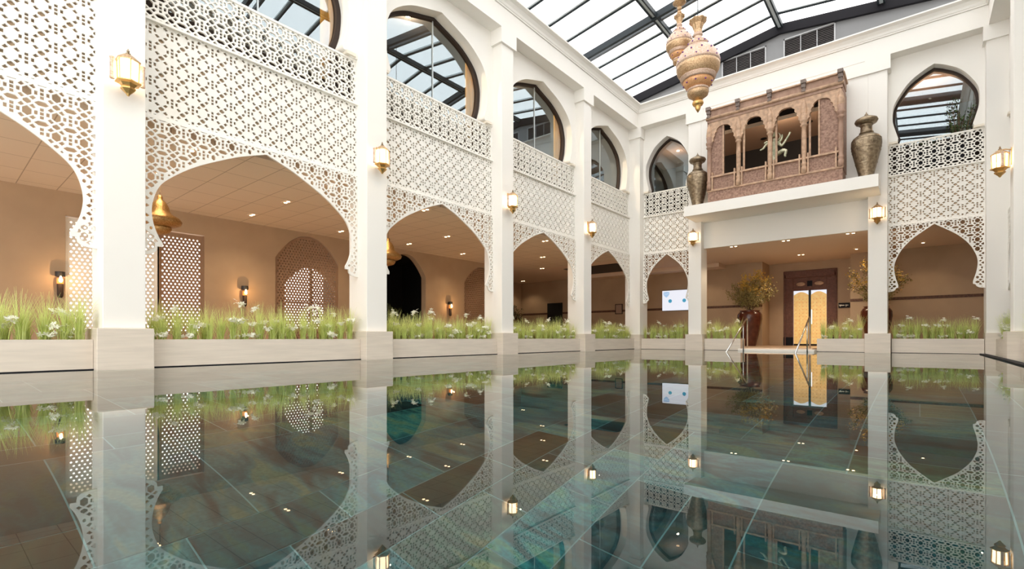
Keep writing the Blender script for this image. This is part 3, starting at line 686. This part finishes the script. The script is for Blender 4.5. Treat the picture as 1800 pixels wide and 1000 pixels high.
# scalloped arch boards
for i in range(4):
    x0, x1 = CX[i], CX[i+1]; c = (x0+x1)/2; hw = .455
    half = [(0, 2.52), (.12, 2.50), (.19, 2.45), (.22, 2.39), (.205, 2.355), (.25, 2.33), (.28, 2.27), (.265, 2.22), (.30, 2.19), (.32, 2.12), (.305, 2.07), (.34, 2.05), (.365, 1.98)]
    pr = half; pl = [(-a, b_) for a, b_ in half[::-1]]
    out = [(c+a, b_) for a, b_ in pl+pr[1:]] + [(c+hw-.05, 1.94), (c+hw, 1.94), (c+hw, 2.70), (c-hw, 2.70), (c-hw, 1.94), (c-hw+.05, 1.94)]
    me = plate(out, [], .10, -.03); me.materials.append(M['light_wood']); link(bpy.data.objects.new('scalloped_arch', me), bal)
    bm = bmesh.new(); lathe(bm, [(.0, 0)]*1+[(.05, .0)], 8) if False else None; bm.free()
for x in CX: obj('leaf_boss', lathe(bmesh.new(), [(.02, 2.02), (.085, 2.15), (.095, 2.3), (.07, 2.5), (.01, 2.68)], 8, (x, -.01, 0)), 'light_wood', bal, True)
bx('architrave', 'wood', -1.87, 1.87, -.05, .76, 2.68, 2.76)
obj('roll_moulding', tube(bmesh.new(), [(-1.9, -.05, 2.81), (1.9, -.05, 2.81)], .055, 10), 'light_wood', bal, True)
bx('frieze', 'wood', -1.88, 1.88, -.03, .76, 2.84, 3.06)
bx('top_moulding', 'light_wood', -1.92, 1.92, -.09, .78, 3.06, 3.11, bev=.01)
for x in CX:
    bm = bmesh.new(); box(bm, x-.07, x+.07, -.17, .05, 3.06, 3.17, bev=.01); box(bm, x-.055, x+.055, -.13, 0, 2.95, 3.06); box(bm, x-.04, x+.04, -.10, 0, 2.86, 2.95); box(bm, x-.055, x+.055, -.12, 0, 2.83, 2.87)
    obj('roof_bracket', bm, 'grey_wood', bal)
bx('closed_shutter', 'carved', -1.82, -1.36, .03, .08, .88, 2.7); bx('shutter_stile', 'light_wood', -1.40, -1.36, .0, .10, .88, 2.55)
bx('closed_shutter', 'carved', 1.30, 1.82, .03, .08, .88, 2.7); bx('shutter_stile', 'light_wood', 1.27, 1.31, .0, .10, .88, 2.7)
for x in (-.80, .02+.11, 1.02): bx('inner_jamb', 'light_wood', x, x+.05, .08, .14, .88, 2.6)
bx('side_panel', 'carved', -1.88, -1.84, .0, .8, .4, 2.7); bx('side_panel', 'carved', 1.84, 1.88, .0, .8, .4, 2.7)
bx('soffit', 'dark', -1.80, 1.80, .08, .76, 2.62, 2.67); bx('balcony_floor', 'dark', -1.84, 1.84, .05, .8, .40, .46)

# statue: dancing figure, continuous skinned body
def skinned(name, verts, edges, radii, m, parent, lv=2):
    me = bpy.data.meshes.new(name); me.from_pydata([v for v in verts], edges, []); me.materials.append(M[m])
    o = link(bpy.data.objects.new(name, me), parent); sk = o.modifiers.new('skin', 'SKIN'); sk.use_smooth_shade = True
    lay = me.skin_vertices[0].data if me.skin_vertices else None
    if lay is None:
        bm = bmesh.new(); bm.from_mesh(me); bm.verts.layers.skin.verify(); bm.to_mesh(me); bm.free(); lay = me.skin_vertices[0].data
    for i, r_ in enumerate(radii): lay[i].radius = (r_, r_)
    lay[0].use_root = True
    s = o.modifiers.new('sub', 'SUBSURF'); s.levels = lv; s.render_levels = lv
    return o
st = empty('dancing_statue', (-3.46, 17.0, 5.30), 0, 'pale gilt statue of a dancing figure with raised arms behind the balcony post', 'statue')
V = [(0, 0, .86), (0, 0, 1.0), (0, 0, 1.12), (0, 0, 1.22), (0, 0, 1.27), (-.01, 0, 1.36),           # 0-5 hip..head
     (.10, 0, 1.17), (.20, -.03, 1.04), (.30, -.04, 1.18), (.40, -.04, 1.34), (.43, -.04, 1.42),       # 6-10 right arm
     (.12, 0, 1.20), (.20, -.02, 1.28), (.21, -.05, 1.40),                                        # 11-13 second right arm
     (-.10, 0, 1.18), (-.22, -.03, 1.22), (-.33, -.04, 1.08), (-.42, -.05, 1.05),                     # 14-17 left arm
     (-.12, 0, 1.21), (-.24, 0, 1.30), (-.30, -.03, 1.24),                                       # 18-20
     (.07, 0, .82), (.22, -.08, .88), (.34, -.10, .86), (.29, -.10, .70), (.33, -.12, .66),             # 21-25 raised leg
     (-.04, 0, .80), (-.01, -.04, .64), (-.02, 0, .48), (.03, -.06, .45)]                            # 26-29 standing leg
E_ = [(0, 1), (1, 2), (2, 3), (3, 4), (4, 5), (3, 6), (6, 7), (7, 8), (8, 9), (9, 10), (6, 11), (11, 12), (12, 13), (3, 14), (14, 15), (15, 16), (16, 17), (14, 18), (18, 19), (19, 20), (0, 21), (21, 22), (22, 23), (23, 24), (24, 25), (0, 26), (26, 27), (27, 28), (28, 29)]
rd = [1.3*q for q in [.085, .065, .075, .05, .03, .06, .04, .032, .026, .02, .03, .035, .028, .022, .04, .032, .024, .018, .035, .026, .02, .06, .05, .042, .032, .025, .055, .042, .03, .022]]
skinned('figure', V, E_, rd, 'statue', st)
obj('crown', lathe(bmesh.new(), [(.055, 1.40), (.06, 1.43), (.035, 1.48), (.01, 1.56)], 12, (-.01, 0, 0)), 'statue', st, True)
obj('crescent_ornament', tube(bmesh.new(), [(.08+.13*math.cos(a)-.06, 0, 1.38+.13*math.sin(a)) for a in [R(-60+15*k) for k in range(11)]], .018, 8, .006), 'statue', st, True)
obj('pedestal', lathe(bmesh.new(), [(.18, 0), (.18, .05), (.13, .09), (.12, .36), (.16, .40), (.17, .44)], 20), 'bronze', st, True)

# urns
def urn(x, H, label):
    t = empty('urn', (x, 16.93, 4.84), 0, label, 'urn', 'bronze urns on the white ledge'); k = H/1.86
    body = [(.20, 0), (.22, .04), (.20, .09), (.22, .2), (.29, .45), (.37, .75), (.41, .95), (.405, 1.06), (.36, 1.16), (.24, 1.24), (.16, 1.28)]
    obj('body', lathe(bmesh.new(), [(a*k*.86, b_*k) for a, b_ in body], 32), 'bronze', t, True)
    obj('neck', lathe(bmesh.new(), [(a*k, b_*k) for a, b_ in [(.15, 1.27), (.17, 1.3), (.14, 1.33), (.13, 1.48), (.155, 1.5), (.15, 1.53)]], 24), 'bronze', t, True)
    obj('domed_lid', lathe(bmesh.new(), [(a*k, b_*k) for a, b_ in [(.16, 1.52), (.24, 1.56), (.27, 1.62), (.25, 1.67), (.16, 1.72), (.08, 1.76), (.04, 1.78), (.045, 1.8), (.02, 1.82), (.005, 1.88)]], 28), 'bronze', t, True)
    bm = bmesh.new()
    for z, r_ in ((.45, .292), (.78, .378), (.86, .395), (1.10, .392)): lathe(bm, [(r_*k*.86, (z-.012)*k), (r_*k*.86+.008, z*k), (r_*k*.86, (z+.012)*k)], 32, cap=False)
    obj('engraved_bands', bm, 'bronze', t, True)
urn(-5.82, 1.88, 'tall bronze urn with domed lid at the left end of the ledge'); urn(-1.14, 1.90, 'tall bronze urn with domed lid at the right end of the ledge')

# ---------------------------------------------------------------- door
dr = empty('door_1', (-3.505, 23.65, .1), 0, kind='structure')
def dx(nm, m, *a, **k): return obj(nm, B(*a, **k), m, dr)
for s in (-1, 1):
    dx('jamb', 'door_wood', s*.965, s*.60, -.05, .12, 0, 3.15, bev=.01); dx('jamb_rib', 'door_wood', s*.90-.02, s*.90+.02, -.08, -.05, 0, 3.0)
    dx('jamb_base', 'dark', s*.965, s*.60, -.07, -.05, 0, .35)
dx('lintel', 'door_wood', -.965, .965, -.08, .12, 2.85, 3.15, bev=.015); dx('transom_panel', 'door_wood', -.6, .6, -.02, .08, 2.31, 2.86)
dx('transom_boss', 'dark', -.09, .09, -.05, -.02, 2.48, 2.70)
for s in (-1, 1): obj('carved_medallion', lathe(bmesh.new(), [(.14, 0), (.12, .03), (.05, .04)], 16), 'light_wood', dr).matrix_local = Matrix.Translation((s*.33, -.02, 2.58)) @ Matrix.Rotation(R(90), 4, 'X') @ Matrix.Diagonal((1.2, .6, 1, 1))
for s in (-1, 1):
    x0, x1 = (-.59, -.04) if s < 0 else (.04, .59)
    lf = empty('door_leaf', (0, 0, 0)); lf.parent = dr
    pts = [(x0, .05), (x1, .05)] + [(x1-(x1-x0)*t, 2.12+.13*math.sin(math.pi*t)) for t in [i/10 for i in range(11)]]
    me = plate(pts, [], .04, .0); me.materials.append(M['door_gold']); link(bpy.data.objects.new('gold_panel', me), lf)
    obj('top_glass', B(x0, x1, .045, .055, 2.05, 2.31), 'screen_white', lf)  # self-lit glass stands in for the brightness behind the door top
    bm = bmesh.new()
    for i in range(4):
        for j in range(13): lathe(bm, [(.014, 0), (.008, .008)], 6, (0, 0, 0)); bmesh.ops.transform(bm, matrix=Matrix.Translation((x0+.08+i*.13, 0, .2+j*.145)) @ Matrix.Rotation(R(90), 4, 'X'), verts=bm.verts[-12:])
    obj('studs', bm, 'brass', lf); obj('kick_plate', B(x0, x1, -.02, -.0, .0, .07), 'dark', lf)
dx('meeting_stile', 'steel', -.04, .04, -.04, .06, 0, 2.31); dx('handle', 'chrome', .06, .09, -.07, -.02, .9, 1.5)
sg = empty('exit_sign', (-2.33, 23.6, 1.63), 0, 'small dark sign with a pale pictogram right of the carved door', 'sign')
obj('board', B(-.17, .22, 0, .05, 0, .2, bev=.006), 'dark', sg)
bm = bmesh.new(); box(bm, -.08, .03, -.004, 0, .08, .12); me = bmesh.ops.create_cone(bm, cap_ends=True, segments=3, radius1=.06, radius2=.06, depth=.004, matrix=Matrix.Translation((-.11, -.002, .1)) @ Matrix.Rotation(R(90), 4, 'X') @ Matrix.Rotation(R(180), 4, 'Z'))
box(bm, .07, .10, -.004, 0, .05, .13); box(bm, .06, .16, -.004, 0, .09, .115); obj('pictogram', bm, 'sign_white', sg)

# ---------------------------------------------------------------- handrails
def handrail(x, label):
    t = empty('handrail', (x, 17.5, .08), 0, label, 'handrail', 'steel handrails at the pool entry')
    obj('rail', tube(bmesh.new(), [(0, -2.35, -.35), (0, -2.25, -.08), (0, -.15, .93), (0, -.03, .99), (0, .05, .93), (0, .07, .0)], .022, 10), 'chrome', t, True)
    obj('middle_post', tube(bmesh.new(), [(0, -.42, .76), (0, -.42, -.08)], .018, 8), 'chrome', t, True)
    obj('foot_plate', lathe(bmesh.new(), [(.05, 0), (.05, .012), (.03, .02)], 12, (0, .07, -.0)), 'chrome', t)
handrail(-4.4, 'chrome handrail at the left side of the pool entry'); handrail(-2.6, 'chrome handrail at the right side of the pool entry')

# ---------------------------------------------------------------- potted shrubs
def leaves(bm, pts, n, spread, size, r_, up=.3):
    for _ in range(n):
        p = Vector(r_.choice(pts)); c = p+Vector((r_.gauss(0, spread), r_.gauss(0, spread), r_.gauss(0, spread)))
        d = Vector((r_.gauss(0, 1), r_.gauss(0, 1), r_.gauss(up, 1))).normalized(); e = d.orthogonal().normalized(); L = size*r_.uniform(.6, 1.3)
        bm.faces.new([bm.verts.new(q) for q in (c, c+d*L*.5+e*L*.28, c+d*L, c+d*L*.5-e*L*.28)])
def shrub(loc, label, seed, pot=True, Ht=1.7, spr=.62, base=1.4, nl=1500, mats=('olive_leaf', 'yellow_leaf')):
    t = empty('potted_shrub', loc, 0, label, 'potted plant'); r_ = random.Random(seed)
    if pot:
        obj('pot', lathe(bmesh.new(), [(.22, 0), (.24, .03), (.30, .3), (.40, .75), (.46, 1.08), (.45, 1.25), (.38, 1.36), (.34, 1.38), (.38, 1.42), (.36, 1.42), (.30, 1.36), (.30, 1.30)], 28), 'pot', t, True)
    bm = bmesh.new(); lo, hi = [], []
    for i in range(34):
        a = r_.uniform(0, 6.283); R_ = spr*math.sqrt(r_.random())*1.1; h = Ht*(1-.35*(R_/spr)**2)*r_.uniform(.55, 1.0)
        p = [(0, 0, base-.1), (R_*.35*math.cos(a), R_*.35*math.sin(a), base+h*.45), (R_*math.cos(a), R_*math.sin(a), base+h)]
        tube(bm, p, .008, 4, .003)
        for k in range(8):
            q = k/7; x = R_*(.35+.65*q)*math.cos(a); y = R_*(.35+.65*q)*math.sin(a); z = base+h*(.35+.65*q)
            (hi if z > base+Ht*.72 or (z > base+Ht*.4 and r_.random() < .22) else lo).append((x, y, z))
    obj('branches', bm, 'twig', t)
    bm = bmesh.new(); leaves(bm, lo, nl, .07, .075, r_); obj('foliage', bm, mats[0], t)
    bm = bmesh.new(); leaves(bm, hi or lo, nl//3, .08, .075, r_); obj('young_leaves', bm, mats[1], t)
shrub((-5.25, 21.3, .1), 'olive and yellow leafed shrub in a glossy dark red pot left of the carved door', 3, spr=.88, nl=2600)
shrub((-1.15, 21.3, .1), 'yellow tipped shrub in a glossy dark red pot right of the carved door', 4, Ht=1.95, spr=.85, nl=2600)
shrub((-17.0, 20.6, .1), 'slender potted shrub in the far left gallery corner', 5, Ht=1.5, spr=.5, base=.9, nl=500, mats=('dark_leaf', 'olive_leaf'))
def bush(loc, label, seed, w_, h, n):
    t = empty('leafy_plant', loc, 0, label, 'plant'); r_ = random.Random(seed); bm = bmesh.new(); pts = []
    for i in range(14):
        x = r_.uniform(-w_, w_); z = h*r_.uniform(.4, 1); tube(bm, [(x*.3, 0, 0), (x*.7, r_.uniform(-.05, .05), z*.6), (x, 0, z)], .006, 4)
        pts += [(x*(.3+.7*q), 0, z*q) for q in (.4, .6, .8, 1)]
    obj('stems', bm, 'twig', t); bm = bmesh.new(); leaves(bm, pts, n, .05, .07, r_); obj('leaves', bm, 'dark_leaf', t)
    obj('trough', B(-w_, w_, -.09, .09, -.5, .0), 'dark', t)
bush((.85, 18.02, 5.75), 'green leafy plant behind the right window balustrade', 8, .28, 1.15, 320)
bush((.1, 18.02, 5.72), 'low green plant along the right window balustrade', 9, .35, .33, 160)

# ---------------------------------------------------------------- screen, frame
tv = empty('wall_screen', (-8.55, 22.33, 1.70), 0, 'bright white wall screen with two blue dots seen through the narrow arch', 'screen')
obj('display', B(-.76, .76, -.03, .0, 0, .93), 'screen_white', tv); obj('bezel', B(-.775, .775, 0, .05, -.015, .945), 'dark', tv)
def disc(nm, x, z, r_, m, pts=None):
    me = plate(pts or [(x+r_*math.cos(a), z+r_*math.sin(a)) for a in [2*math.pi*k/20 for k in range(20)]], [], .004, -.036); me.materials.append(M[m]); link(bpy.data.objects.new(nm, me), tv)
disc('blue_dot', -.38, .44, .085, 'screen_blue'); disc('blue_dot', .28, .44, .085, 'screen_blue')
disc('shield_mark', 0, 0, 0, 'screen_pale_blue', [(-.70, .86), (-.56, .88), (-.42, .86), (-.42, .76), (-.48, .67), (-.56, .61), (-.64, .67), (-.70, .76)])
disc('shield_wave', 0, 0, 0, 'screen_white', [(-.66, .78), (-.58, .75), (-.46, .79), (-.46, .81), (-.58, .77), (-.66, .80)])
for (z, x0, x1) in ((.78, -.25, .30), (.28, -.2, .2), (.18, -.35, .35)): disc('text_line', 0, 0, 0, 'screen_line', [(x0, z), (x1, z), (x1, z+.012), (x0, z+.012)]) if 'screen_line' in M else None
fr = empty('framed_notice', (-11.6, 22.36, 1.62), 0, 'small framed notice on the far brown wall', 'picture')
bm = bmesh.new(); box(bm, -.2, .2, 0, .03, 0, .03); box(bm, -.2, .2, 0, .03, .47, .5); box(bm, -.2, -.17, 0, .03, 0, .5); box(bm, .17, .2, 0, .03, 0, .5); obj('frame', bm, 'dark', fr); obj('sheet', B(-.17, .17, .01, .03, .03, .47), 'room_tan', fr)

# ---------------------------------------------------------------- gallery lattice windows
def rect_holes(x0, x1, z0, z1, n, outline=None, m=.02, k=.68):
    o = outline or [(x0, z0), (x1, z0), (x1, z1), (x0, z1)]
    s = (x1-x0)/n; out = []; nz = int((z1-z0)/(s*.866))+1
    for j in range(nz):
        for i in range(n+1):
            cx = x0+(i+(.5 if j % 2 else 0))*s; cy = z0+(j+.5)*s*.866; rr = s*.40*k
            h = [(cx+rr*math.cos(R(60*q+30)), cy+rr*math.sin(R(60*q+30))) for q in range(6)]
            if all(inpoly(p[0], p[1], o) and pdist(p[0], p[1], o) > m for p in h): out.append(h)
    return out
def gscreen(y, pts, n, label, m, xo=0):
    t = empty('window_screen', (XG-.06+xo, y, 0), R(90), label, 'window screen')
    xs = [p[0] for p in pts]; zs = [p[1] for p in pts]
    me = plate(pts, rect_holes(min(xs), max(xs), min(zs), max(zs), n, pts, .03), .03); me.materials.append(M[m]); link(bpy.data.objects.new('fretwork', me), t)
    bm = bmesh.new(); mx, mn = max(xs), min(xs)
    for x in (mn, mx): box(bm, x-.025, x+.025, -.03, .05, min(zs), max(zs) if len(pts) == 4 else 2.7)
    obj('frame', bm, m, t)
gscreen(4.2, [(-.49, .5), (.49, .5), (.49, 3.06), (-.49, 3.06)], 11, 'tall backlit fretwork window screen right of the first column', 'brown_screen')
gscreen(2.85, [(-.84, .5), (.84, .5), (.84, 3.06), (-.84, 3.06)], 18, 'backlit fretwork window screen half hidden by the first column', 'lattice')
gscreen(7.52, [(a, b_) for a, b_ in arch_hole(0, .99, .3, 3.48, 2.75)], 22, 'arched brown fretwork screen before a bright round window', 'brown_screen')
gscreen(15.2, [(a, b_) for a, b_ in arch_hole(0, 1.04, .3, 3.38, 2.7)], 22, 'arched brown fretwork screen near the far end of the left gallery', 'brown_screen')
bm = bmesh.new(); box(bm, XG-1.26, XG-1.22, 8.22, 8.28, .7, 2.75); box(bm, XG-1.26, XG-1.22, 7.4, 9.1, 1.55, 1.60); wn += 1
o = struct(f'window_{wn}', bm, 'frame')

# ---------------------------------------------------------------- sconces, brass lamps, downlights
def spot(loc, e, ang, col=(1, .78, .52), parent=None, rot=(0, 0, 0), r_=.04):
    l = bpy.data.lights.new('spot_light', 'SPOT'); l.energy = e; l.color = col; l.spot_size = R(ang); l.spot_blend = .6; l.shadow_soft_size = r_
    o = bpy.data.objects.new('spot_light', l); link(o, parent); o.location = loc; o.rotation_euler = rot; return o
for y, wl in ((1.9, 'left of the first column'), (5.64, 'between the first and second columns'), (13.27, 'between the second and third columns')):
    t = empty('wall_torch', (XG, y, 1.28), R(90), 'small dark wall torch with an orange flame lamp, seen '+wl, 'wall lamp', 'flame lamps on the gallery wall')
    obj('holder', lathe(bmesh.new(), [(.03, 0), (.05, .04), (.055, .3)], 12, (0, -.12, 0)), 'frame', t); obj('flame_glass', lathe(bmesh.new(), [(.058, .3), (.06, .36), (.055, .42)], 12, (0, -.12, 0)), 'copper_glass', t)
    obj('flame', lathe(bmesh.new(), [(.02, .33), (.035, .37), (.02, .44), (.004, .48)], 10, (0, -.19, 0)), 'spot_glow', t)
    obj('cap', lathe(bmesh.new(), [(.085, .46), (.085, .56)], 14, (0, -.12, 0)), 'black', t); obj('back_plate', B(-.04, .04, -.12, 0, .46, .54), 'black', t)
    l = bpy.data.lights.new('flame_light', 'POINT'); l.energy = 7; l.color = (1, .6, .28); l.shadow_soft_size = .008; lo = bpy.data.objects.new('flame_light', l); link(lo, t); lo.location = (0, -.32, .4)
def brass_lamp(loc, label):
    t = empty('brass_pendant', loc, 0, label, 'pendant lamp', 'pierced brass pendants in the left gallery')
    obj('dome', lathe(bmesh.new(), [(.03, .78), (.05, .74), (.04, .70), (.10, .64), (.15, .55), (.17, .46), (.22, .40), (.33, .34), (.37, .28), (.35, .22), (.26, .17), (.18, .15)], 28), 'brass', t, True)
    obj('lower_bowl', lathe(bmesh.new(), [(.19, .16), (.20, .12), (.16, .05), (.10, .02), (.02, 0)], 24), 'brass', t, True)
    obj('chain', tube(bmesh.new(), [(0, 0, .77), (0, 0, 3.6-loc[2])], .008, 6), 'bronze', t)
brass_lamp((-11.5, 3.0, 2.45), 'pierced brass pendant lamp just right of the first column'); brass_lamp((-11.5, 8.4, 2.45), 'pierced brass pendant lamp mostly behind the second column')
def downlight(x, y, label, grp, pair=True, z=3.6, e=22):
    t = empty('downlight', (x, y, z), 0, label, 'ceiling light', grp)
    obj('trim_plate', B(-.14 if pair else -.08, .14 if pair else .08, -.07, .07, -.012, 0), 'ceiling_plain', t)
    for s in ((-1, 1) if pair else (0,)): obj('lamp', lathe(bmesh.new(), [(.036, -.022), (.036, -.012)], 12, (s*.07, 0, 0)), 'spot_glow', t)
    spot((0, 0, -.04), e*1.5, 120, parent=t)

for x, wx in ((-9.4, 'nearest the pool'), (-11.34, 'in the middle row'), (-13.22, 'nearest the wall')):
    for k in range(7):
        y = 2.92+2.525*k
        if x == -9.4 and k == 6: continue
        downlight(x, y, 'small twin downlight in the left gallery ceiling, row '+wx, 'twin downlights, row '+wx)
downlight(-16.97, 21.4, 'small downlight in the far left corner of the gallery ceiling', None)
for x, y, l in ((-4.95, 17.99, 'left twin downlight just behind the entry lintel'), (-3.34, 17.99, 'middle twin downlight just behind the entry lintel'), (-1.6, 17.99, 'right twin downlight just behind the entry lintel')): downlight(x, y, l, None, e=45)
downlight(-3.46, 21.4, 'twin downlight in the ceiling in front of the carved door', None, e=110); downlight(-1.72, 21.3, 'single downlight in the ceiling right of the carved door', None, pair=False)
downlight(.1, 21.3, 'single downlight in the ceiling seen through the right arch', None, pair=False)
downlight(-7.2, 21.3, 'single downlight in the ceiling seen through the narrow left arch', None, pair=False)
